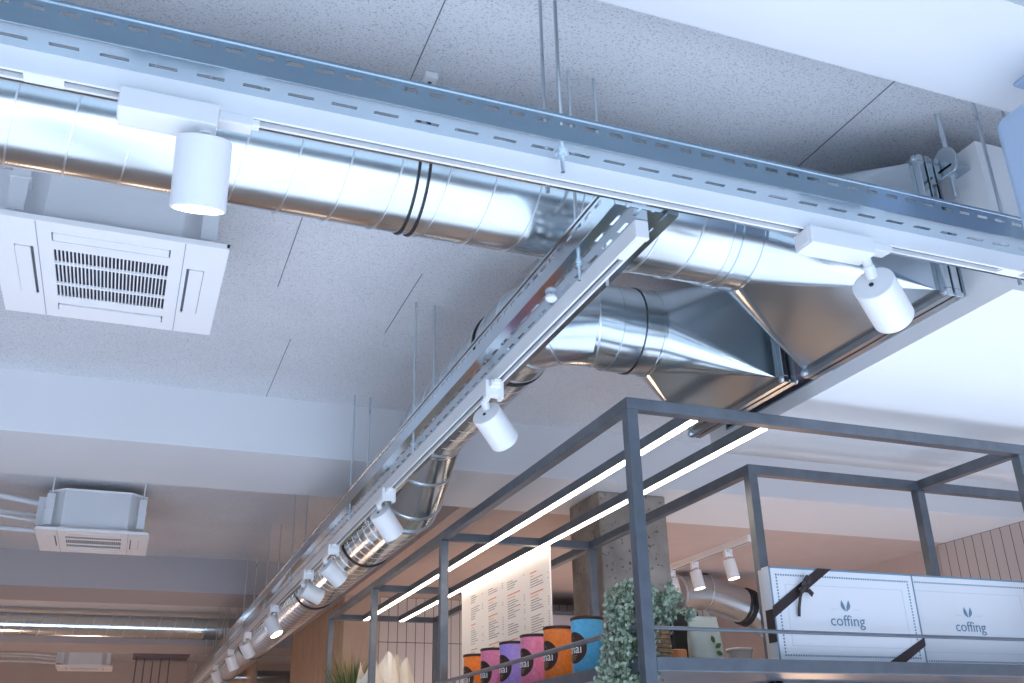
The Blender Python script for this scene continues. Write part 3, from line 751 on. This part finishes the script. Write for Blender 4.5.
# ------------------------------------------------------------------ gift boxes
def giftbox(x, label, ribbon, y=2.03, Wd=.447, H=.226):
    D_ = .05; z = ZS
    root = thing('gift_box', label, 'gift box', (x, y, z), 'gift boxes on the rack shelf')
    build('box_base', MB().box(x+.003, y+.008, z, x+Wd-.003, y+D_, z+H-.003), M['cardside'], root, bevel=.001)
    ld = build('lid', MB().box(x, y, z, x+Wd, y+.03, z+H), M['card'], root, bevel=.001)
    e = .0045; m = MB(); yf = y-.0006
    m.box(x, yf, z, x+e, y, z+H); m.box(x+Wd-e, yf, z, x+Wd, y, z+H); m.box(x, yf, z+H-e, x+Wd, y, z+H)
    build('edge_band', m, M['bluegrey'], ld)
    m = MB(); i = .020; s = .0042
    nx, nz = 56, 26
    for k in range(nx):
        px = x+i+(Wd-2*i)*k/(nx-1)
        for pz in (z+i*.75, z+H-i): m.box(px-s/2, yf, pz-s/2, px+s/2, y, pz+s/2)
    for k in range(nz):
        pz = z+i*.75+(H-i*1.75)*k/(nz-1)
        for px in (x+i, x+Wd-i): m.box(px-s/2, yf, pz-s/2, px+s/2, y, pz+s/2)
    build('dotted_border', m, M['bluegrey'], ld)
    m = MB(); i = .043; t = .0011
    m.box(x+i, yf, z+i-.006, x+Wd-i, y, z+i-.006+t); m.box(x+i, yf, z+H-i, x+Wd-i, y, z+H-i+t); m.box(x+i, yf, z+i-.006, x+i+t, y, z+H-i); m.box(x+Wd-i, yf, z+i-.006, x+Wd-i+t, y, z+H-i)
    cxx = x+Wd*.485
    m.box(cxx-.045, yf, z+H*.565, cxx-.022, y, z+H*.57); m.box(cxx+.022, yf, z+H*.565, cxx+.045, y, z+H*.57)
    build('embossed_frame', m, M['emboss'], ld)
    tm = text_mesh('coffing', .038, .0003)
    for k, v in enumerate(tm.v): tm.v[k] = Vector((cxx+v.x*1.06, yf-.0002-v.z, z+H*.44+v.y))
    build('lettering', tm, M['bluegrey'], ld)
    m = MB()
    for sgn in (-1, 1):
        out = []; inn = []
        for k in range(15):
            t = k/14; wv = math.sin(t*PI)*.0085
            out.append(t); 
            ax = cxx+sgn*(.0008+.010*t); az = z+H*.545+.028*t
            nx_, nz_ = .94*sgn, -.34
            inn.append(((ax+nx_*wv, az+nz_*wv), (ax-nx_*wv*.25, az-nz_*wv*.25), (ax+nx_*wv*.62, az+nz_*wv*.62), (ax+nx_*wv*.35, az+nz_*wv*.35)))
        for k in range(14):
            for a, b_ in ((0, 2), (3, 1), (2, 3)):
                p = [inn[k][a], inn[k+1][a], inn[k+1][b_], inn[k][b_]]
                m.add([(q[0], yf-.0003, q[1]) for q in p], [(0, 1, 2, 3)])
    build('leaf_emblem', m, M['bluegrey'], ld)
    if ribbon:
        m = MB(); yr = y-.0022
        def strip(a, b_, c, d):
            m.add([(a[0], yr, a[1]), (b_[0], yr, b_[1]), (c[0], yr, c[1]), (d[0], yr, d[1]), (a[0], y-.0008, a[1]), (b_[0], y-.0008, b_[1]), (c[0], y-.0008, c[1]), (d[0], y-.0008, d[1])],
                  [(0, 1, 2, 3), (7, 6, 5, 4), (0, 4, 5, 1), (1, 5, 6, 2), (2, 6, 7, 3), (3, 7, 4, 0)])
        strip((x+.147, z+H+.001), (x+.189, z+H+.001), (x-.002, z+.100), (x-.002, z+.128))
        m.box(x-.0025, y-.002, z+.045, x-.0008, y+.03, z+.122)
        m.box(x+.147, y, z+H, x+.189, y+.05, z+H+.0015)
        rb = build('ribbon', m, M['ribbon'], root)
        m = MB(); strip((x+Wd+.002, z+.066), (x+Wd+.002, z+.046), (x+.37, z+.0005), (x+.318, z+.0005)); build('ribbon', m, M['ribbon'], root)
        m = MB(); kx, kz = x+.086, z+.172
        m.tube([(kx-.008, y-.008, kz-.006), (kx, y-.011, kz), (kx+.008, y-.008, kz+.006)], .007, 10)
        def loop(p, wdt):
            for k in range(len(p)-1):
                a, b_ = Vector(p[k]), Vector(p[k+1]); d = (b_-a).normalized(); nn = Vector((-d.z, 0, d.x))*wdt/2
                m.add([a+nn, a-nn, b_-nn, b_+nn], [(0, 1, 2, 3)]); e2 = Vector((0, .0012, 0))
                m.add([a+nn+e2, a-nn+e2, b_-nn+e2, b_+nn+e2], [(3, 2, 1, 0)])
        loop([(kx, y-.010, kz), (kx+.004, y-.018, kz+.018), (kx+.018, y-.018, kz+.030), (kx+.022, y-.012, kz+.014), (kx+.006, y-.010, kz+.002)], .012)
        loop([(kx, y-.010, kz), (kx+.014, y-.016, kz-.004), (kx+.028, y-.012, kz-.014)], .013)
        loop([(kx, y-.010, kz), (kx-.012, y-.014, kz-.020), (kx-.015, y-.008, kz-.045), (kx-.017, y-.006, kz-.066)], .008)
        build('bow', m, M['ribbon'], root)
    return root
giftbox(1.468, 'white gift box tied with a dark brown ribbon and bow', True)
giftbox(1.905, 'white gift box without ribbon, behind the ribboned box, cut off by the right edge', False, 2.084, .475, .238)

# ------------------------------------------------------------------ trailing plant
PX, PY = 1.165, 2.14
pl = thing('trailing_plant', 'pale green trailing plant spilling from a small woven planter beside the front rack post', 'plant', (PX, PY, ZS))
build('pot', MB().lathe([(.040, 0), (.042, .075), (.040, .078)], (PX+.02, PY, ZS), 32), M['pot'], pl, smooth=True)
wb = MB()
for k in range(8): wb.ringbox((PX+.02, PY, ZS+.006+k*.0105), (0, 0, 1), .043+.002*math.sin(k), .049+.002*math.sin(k), .0045, 28)
build('wicker_sleeve', wb, M['wicker'], pl, smooth=True)
leafA, leafB, st = MB(), MB(), MB()
rnd = random.Random(11)
def leaf(mb_, p, n, s):
    n = n.normalized(); t = Vector((rnd.uniform(-1, 1), rnd.uniform(-1, 1), rnd.uniform(-1, 1))).cross(n).normalized(); b_ = n.cross(t)
    vs = []
    for k in range(7):
        a = 2*PI*k/7; e = 1.25 if k == 0 else 1
        vs.append(p+(t*math.cos(a)*e+b_*math.sin(a)*.85)*s+n*(s*.25*math.cos(2*a)))
    mb_.add(vs+[p+n*s*.0], [(k, (k+1) % 7, 7) for k in range(7)])
for k in range(105):
    az = rnd.uniform(0, 2*PI) if k < 55 else rnd.gauss(PI*1.14, .22)
    out = rnd.uniform(.02, .065) if k < 55 else rnd.uniform(.105, .175)
    up = rnd.uniform(.03, .10); fall = rnd.uniform(.01, .06) if k < 55 else rnd.uniform(.2, .46)
    p0 = Vector((PX+.02+rnd.uniform(-.03, .03), PY+rnd.uniform(-.03, .03), ZS+.09))
    pts = []; N_ = 10 if k < 55 else 20
    wob = rnd.uniform(-.02, .02)
    for i in range(N_+1):
        t = i/N_; h = up*math.sin(min(1, t*2.2)*PI*.6)-fall*max(0, t-.28)**1.25*1.5
        rr = out*min(1, t*2.6)**.8 if k < 55 else out*(.25*min(1, t*3)+.75*t)
        pts.append(p0+Vector((math.cos(az)*rr+wob*t, math.sin(az)*rr, h)))
    st.tube(pts, .0014, 4)
    for i in range(2, N_+1):
        for q in range(7):
            p = pts[i].lerp(pts[i-1], rnd.random())+Vector((rnd.uniform(-1, 1), rnd.uniform(-1, 1), rnd.uniform(-1, 1)))*.010
            nrm = Vector((rnd.uniform(-1, 1), rnd.uniform(-1, 1), rnd.uniform(-.3, 1)))
            leaf(leafA if rnd.random() < .55 else leafB, p, nrm, rnd.uniform(.0035, .0065))
build('stems', st, M['stem'], pl)
build('leaves', leafA, M['leafA'], pl); build('pale_leaves', leafB, M['leafB'], pl)
# ------------------------------------------------------------------ small goods behind the front rail
o = thing('coffee_pouch', 'pale green printed pouch standing behind the rail beside the front post', 'pouch', (1.375, 2.2, ZS))
vs = []; n = 16
prof = [(0, .046, .022), (.02, .047, .024), (.07, .046, .02), (.105, .044, .01), (.118, .044, .003), (.125, .0435, .002)]
m = MB()
for (z, a, b_) in prof:
    for j_ in range(n):
        t = 2*PI*j_/n; sx = math.copysign(abs(math.cos(t))**.55, math.cos(t)); sy = math.copysign(abs(math.sin(t))**.8, math.sin(t))
        vs.append((1.372+a*sx+.002*math.sin(z*90), 2.2+b_*sy, ZS+z))
fs = [(i*n+j_, i*n+(j_+1) % n, (i+1)*n+(j_+1) % n, (i+1)*n+j_) for i in range(len(prof)-1) for j_ in range(n)]+[tuple(range(n))[::-1], tuple(range((len(prof)-1)*n, len(prof)*n))]
m.add(vs, fs); pb = build('bag', m, M['pouch'], o, smooth=True)
m = MB()
for (a, b_, an) in ((1.385, .046, .5), (1.384, .056, 1.9), (1.386, .036, -.3)):
    for k in range(6):
        t0_, t1_ = k/6, (k+1)/6; w0, w1 = math.sin(t0_*PI)*.006, math.sin(t1_*PI)*.006; d = Vector((math.cos(an), 0, math.sin(an)))*.021; nn = Vector((-d.z, 0, d.x)).normalized()
        p = Vector((a, 2.174, ZS+b_)); m.add([p+d*t0_+nn*w0, p+d*t0_-nn*w0, p+d*t1_-nn*w1, p+d*t1_+nn*w1], [(0, 1, 2, 3)])
build('leaf_print', m, M['grass'], pb)
tag(build('small_orange_tin', MB().lathe([(.021, 0), (.022, .002), (.022, .04), (.019, .042)], (1.292, 2.20, ZS), 28), M['orange_coat'], smooth=True), 'small orange tin between the woven planter and the pale green pouch', 'tin')
gr = thing('coffee_grinder', 'black appliance mostly hidden behind the pale green pouch', 'appliance', (1.40, 2.31, ZS))
m = MB(); m.rbox(1.32, 2.27, ZS, 1.41, 2.35, ZS+.15, .012); build('housing', m, M['black'], gr, bevel=.004)
build('handle', MB().tube([(1.41, 2.3, ZS+.08), (1.455, 2.3, ZS+.082), (1.46, 2.3, ZS+.03), (1.48, 2.3, ZS+.028)], .006, 10), M['black'], gr, smooth=True)
cu = thing('plastic_tub', 'clear frosted plastic tub standing left of the ribboned gift box', 'tub', (1.53, 2.25, ZS))
build('tub', MB().lathe([(.026, 0), (.033, .05)], (1.525, 2.28, ZS), 32), M['clear'], cu, smooth=True)
build('lid', MB().lathe([(.034, .05), (.0355, .052), (.0355, .056), (.034, .058)], (1.525, 2.28, ZS), 32), M['clear'], cu, smooth=True)

# ------------------------------------------------------------------ things at the far end of the shelf
gp = thing('potted_grass', 'potted tall green and straw grass at the far end of the rack shelf', 'plant', (1.19, 5.47, ZS))
build('pot', MB().lathe([(.07, 0), (.09, .12), (.085, .12)], (1.19, 5.47, ZS), 28), M['pot'], gp, smooth=True)
ga, gb = MB(), MB(); rnd = random.Random(5)
for k in range(420):
    az = rnd.uniform(0, 2*PI); r_ = rnd.uniform(0, .08); p = Vector((1.19+r_*math.cos(az), 5.47+r_*math.sin(az), ZS+.1))
    dry = rnd.random() < .3; h = rnd.uniform(.16, .30) if not dry else rnd.uniform(.26, .46); ln = rnd.uniform(.1, .5)
    d = Vector((math.cos(az)*ln, math.sin(az)*ln, 1)).normalized(); sd = Vector((-math.sin(az), math.cos(az), 0))*(.005 if not dry else .0022)
    prev = p; mbx = gb if dry else ga
    for s in range(4):
        nx_ = prev+d*h/4; d = (d+Vector((math.cos(az), math.sin(az), -.4))*.09).normalized(); w0, w1 = 1-s/4, 1-(s+1)/4
        mbx.add([prev-sd*w0, prev+sd*w0, nx_+sd*w1, nx_-sd*w1], [(0, 1, 2, 3)]); prev = nx_
build('green_blades', ga, M['grass'], gp); build('straw_blades', gb, M['straw'], gp)
pw = thing('wrapped_bouquet', 'cream paper wrap with pointed folds, behind the slim rack post', 'paper wrap', (1.28, 5.1, ZS))
for kk, (cxp, cyp, hh, rr, ph) in enumerate(((1.28, 5.10, .345, .10, .3), (1.36, 5.12, .32, .085, 1.15), (1.19, 5.05, .29, .085, 2.3))):
    m = MB(); n = 28; vs = []; fs = []; lev = 7
    for i in range(lev):
        t = i/(lev-1)
        for j_ in range(n):
            a = 2*PI*j_/n+ph; pk = 1-abs(((a*3/(2*PI)+ph) % 1)*2-1); zz = t*hh*(.68+.34*pk*t) ; q = rr*(.5+.62*math.sin(min(1, t*1.25)*PI*.62)-.35*t*t)*(1+.08*math.cos(5*a+ph))
            vs.append((cxp+q*math.cos(a), cyp+q*math.sin(a), ZS+zz))
    for i in range(lev-1):
        for j_ in range(n): fs.append((i*n+j_, i*n+(j_+1) % n, (i+1)*n+(j_+1) % n, (i+1)*n+j_))
    m.add(vs, fs); o_ = build('paper_fold', m, M['paper'], pw, smooth=False)
    so = o_.modifiers.new('t', 'SOLIDIFY'); so.thickness = .0015
# pinkish paper bag top in front of the board
tag(build('paper_bag', MB().prism([(3.50, ZS), (3.56, ZS), (3.575, ZS+.185), (3.545, ZS+.178), (3.51, ZS+.19), (3.49, ZS+.186)], 1.30, 1.34, 'x'), plain('pink_paper', (.62, .46, .44), .7), bevel=.003), 'small dusky pink paper bag standing behind the farthest orange tin', 'bag')
for i, (x, y) in enumerate(((1.58, 4.9), (1.62, 4.82))):
    tag(build('glass_bottle', MB().lathe([(.022, 0), (.022, .14), (.010, .175), (.010, .205), (.012, .21)], (x, y, ZS), 24), M['glass'], smooth=True), ('pale glass bottle at the frame bottom, left of its twin', 'pale glass bottle at the frame bottom, right of its twin')[i], 'bottle', 'bottles by the tiled wall')

# ------------------------------------------------------------------ kitchen behind the rack
cab = thing('tall_cabinet', 'grey tall kitchen cabinet with a dark top, behind the menu board', 'cabinet', (2.9, 6.3, 0))
build('carcass', MB().box(2.45, 6.3, 0, 3.4, 6.82, 2.58), M['plaster_far'], cab); build('top_edge', MB().box(2.44, 6.28, 2.58, 3.41, 6.83, 2.60), M['frame'], cab)
for x in (2.46, 2.93):
    d_ = build('door', MB().box(x, 6.283, .1, x+.46, 6.299, 2.57), M['plaster_far'], cab); build('handle', MB().box(x+.42, 6.27, 1.1, x+.43, 6.283, 1.3), M['rod'], d_)
kt = thing('lighting_track', 'short white track under the kitchen ceiling, right of the concrete column', 'lighting track', (3.1, 4.9, HB))
build('track_body', MB().box(3.075, 4.40, HB-.035, 3.11, 5.9, HB), M['white_pl'], kt)
build('conductor_groove', MB().box(3.085, 4.41, HB-.037, 3.10, 5.89, HB-.034), M['groove'], kt)
for lb, y, x, z in (('warm-lit small spotlight right end of the kitchen track', 4.63, 3.10, 2.625), ('warm-lit small spotlight in the middle of the kitchen track, before the steel duct', 4.99, 3.10, 2.63), ('warm-lit small spotlight at the column end of the kitchen track', 5.26, 3.10, 2.63)):
    spot(lb, (3.0925, y, HB-.036), (x, y+.01, z+.025), (.12, -.12, -.98), 'y', lit=2, D=.034, L=.105, mat='white_pl', group='kitchen spotlights')
kd = thing('extract_duct', 'bent steel extract duct in the kitchen behind the small warm spotlights', 'duct', (3.4, 5.6, 2.5))
from mathutils import Vector as V
kp = [(3.238, 5.45, 2.604), (3.436, 5.45, 2.618), (3.73, 5.45, 2.536), (4.25, 5.45, 2.24)]
build('pipe', MB().tube(kp, .110, 56), M['galv_smooth'], kd, smooth=True, angle=14)
a_, b_ = Vector(kp[1]), Vector(kp[2])
build('seam', MB().ringbox(kp[1], Vector(kp[2])-Vector(kp[0]), .109, .115, .004), M['seam'], kd, smooth=True)
build('end_ring', MB().ringbox(kp[0], Vector(kp[1])-Vector(kp[0]), .104, .117, .006), M['seam'], kd, smooth=True)
m = MB()
for t in (0, .035, .06): m.ringbox(a_.lerp(b_, .93+t*2.2), b_-a_, .109, .120, .006)
build('rubber_gasket', m, M['rubber'], kd, smooth=True)
# drop cords by the end wall
pcl = ((.18, 'leftmost'), (.27, 'second'), (.36, 'third'), (.45, 'fourth'), (.54, 'rightmost'))
for i, (x, nm) in enumerate(pcl):
    root = thing('hanging_rod', 'thin dark rod before the end wall, %s of five' % nm, 'rod', (x, 12.4+.1*(i % 2), HC), 'thin rods by the end wall')
    build('rod', MB().tube([(x, 12.4+.1*(i % 2), 2.2), (x, 12.4+.1*(i % 2), HC)], .007, 8), M['frame'], root)
tag(build('junction_box', MB().box(.14, 12.25, 2.88, .75, 12.75, 2.97), M['mauve'], bevel=.01), 'shallow mauve plate on the far ceiling holding the thin rods', 'plate')

# ------------------------------------------------------------------ lights
def area(name, loc, rot, sx, sy, power, col):
    l = bpy.data.lights.new(name, 'AREA'); l.shape = 'RECTANGLE'; l.size = sx; l.size_y = sy; l.energy = power; l.color = col
    o = bpy.data.objects.new(name, l); C.objects.link(o); o.location = loc; o.rotation_euler = rot; return o
P = math.radians
for i, (xa, xb) in enumerate(((XL+.12, -.95), (-.83, 1.65), (1.77, XR-.12))):
    area('window_daylight', ((xa+xb)/2, YN+.01, 1.38), (P(90), 0, 0), xb-xa, 2.2, 15, (.50, .72, 1.0))
def spotl(loc, d, power, col, size=70, r=.03):
    l = bpy.data.lights.new('spot_beam', 'SPOT'); l.energy = power; l.color = col; l.spot_size = P(size); l.spot_blend = .5; l.shadow_soft_size = r
    o = bpy.data.objects.new('spot_beam', l); C.objects.link(o); o.location = loc; o.rotation_euler = Vector(d).to_track_quat('-Z', 'Y').to_euler()
for lb, y, t, d in sp[:6]:
    dv = Vector(d).normalized(); spotl(Vector(t)+dv*.105, dv, 2.5, (1, .88, .76))
spotl((3.12, 4.7, 2.49), (.1, -.1, -1), 20, (1, .75, .5), 110); spotl((3.11, 5.0, 2.47), (.1, -.1, -1), 20, (1, .75, .5), 110)
# unseen warm fill lights added below the frame, kitchen and far room
for x, y, p in ((3.0, 3.95, 7), (2.2, 5.6, 20)):
    l = bpy.data.lights.new('kitchen_fill', 'POINT'); l.energy = p; l.color = (1, .66, .45); l.shadow_soft_size = .15
    o = bpy.data.objects.new('kitchen_fill', l); C.objects.link(o); o.location = (x, y, 1.35)
for x, y, p in ((-1.2, 9.2, 22), (-.4, 11.4, 26), (1.0, 7.6, 8)):
    l = bpy.data.lights.new('far_room_fill', 'POINT'); l.energy = p; l.color = (1, .72, .58); l.shadow_soft_size = .2
    o = bpy.data.objects.new('far_room_fill', l); C.objects.link(o); o.location = (x, y, 1.1)
sl = bpy.data.lights.new('sun', 'SUN'); sl.energy = 33; sl.angle = P(2); sl.color = (.55, .73, 1.0)
so_ = bpy.data.objects.new('sun', sl); C.objects.link(so_); so_.rotation_euler = Vector((.12, 1, -.42)).to_track_quat('-Z', 'Y').to_euler()
w = bpy.data.worlds.new('world'); SC.world = w; w.use_nodes = True
w.node_tree.nodes['Background'].inputs[0].default_value = (.55, .72, 1, 1); w.node_tree.nodes['Background'].inputs[1].default_value = .6

# ------------------------------------------------------------------ camera
cam = bpy.data.cameras.new('camera'); co = bpy.data.objects.new('camera', cam); C.objects.link(co); SC.camera = co
yaw, pit, roll = P(21.5205), P(23.8585), P(-1.25846)
f = Vector((math.sin(yaw)*math.cos(pit), math.cos(yaw)*math.cos(pit), math.sin(pit)))
r = Vector((math.cos(yaw), -math.sin(yaw), 0)); u = r.cross(f)
r2_ = r*math.cos(roll)+u*math.sin(roll); u2 = -r*math.sin(roll)+u*math.cos(roll)
mat = Matrix((r2_, u2, -f)).transposed().to_4x4(); mat.translation = (0, 0, 1.6); co.matrix_world = mat
cam.sensor_width = 36; cam.lens = 970.49/1024*36; cam.clip_start = .05
SC.view_settings.view_transform = 'Standard'; SC.view_settings.look = 'None'; SC.view_settings.gamma = 1
SC.view_settings.use_curve_mapping = False; SC.view_settings.exposure = 0
SC.cycles.use_denoising = True; SC.cycles.max_bounces = 10; SC.cycles.diffuse_bounces = 5
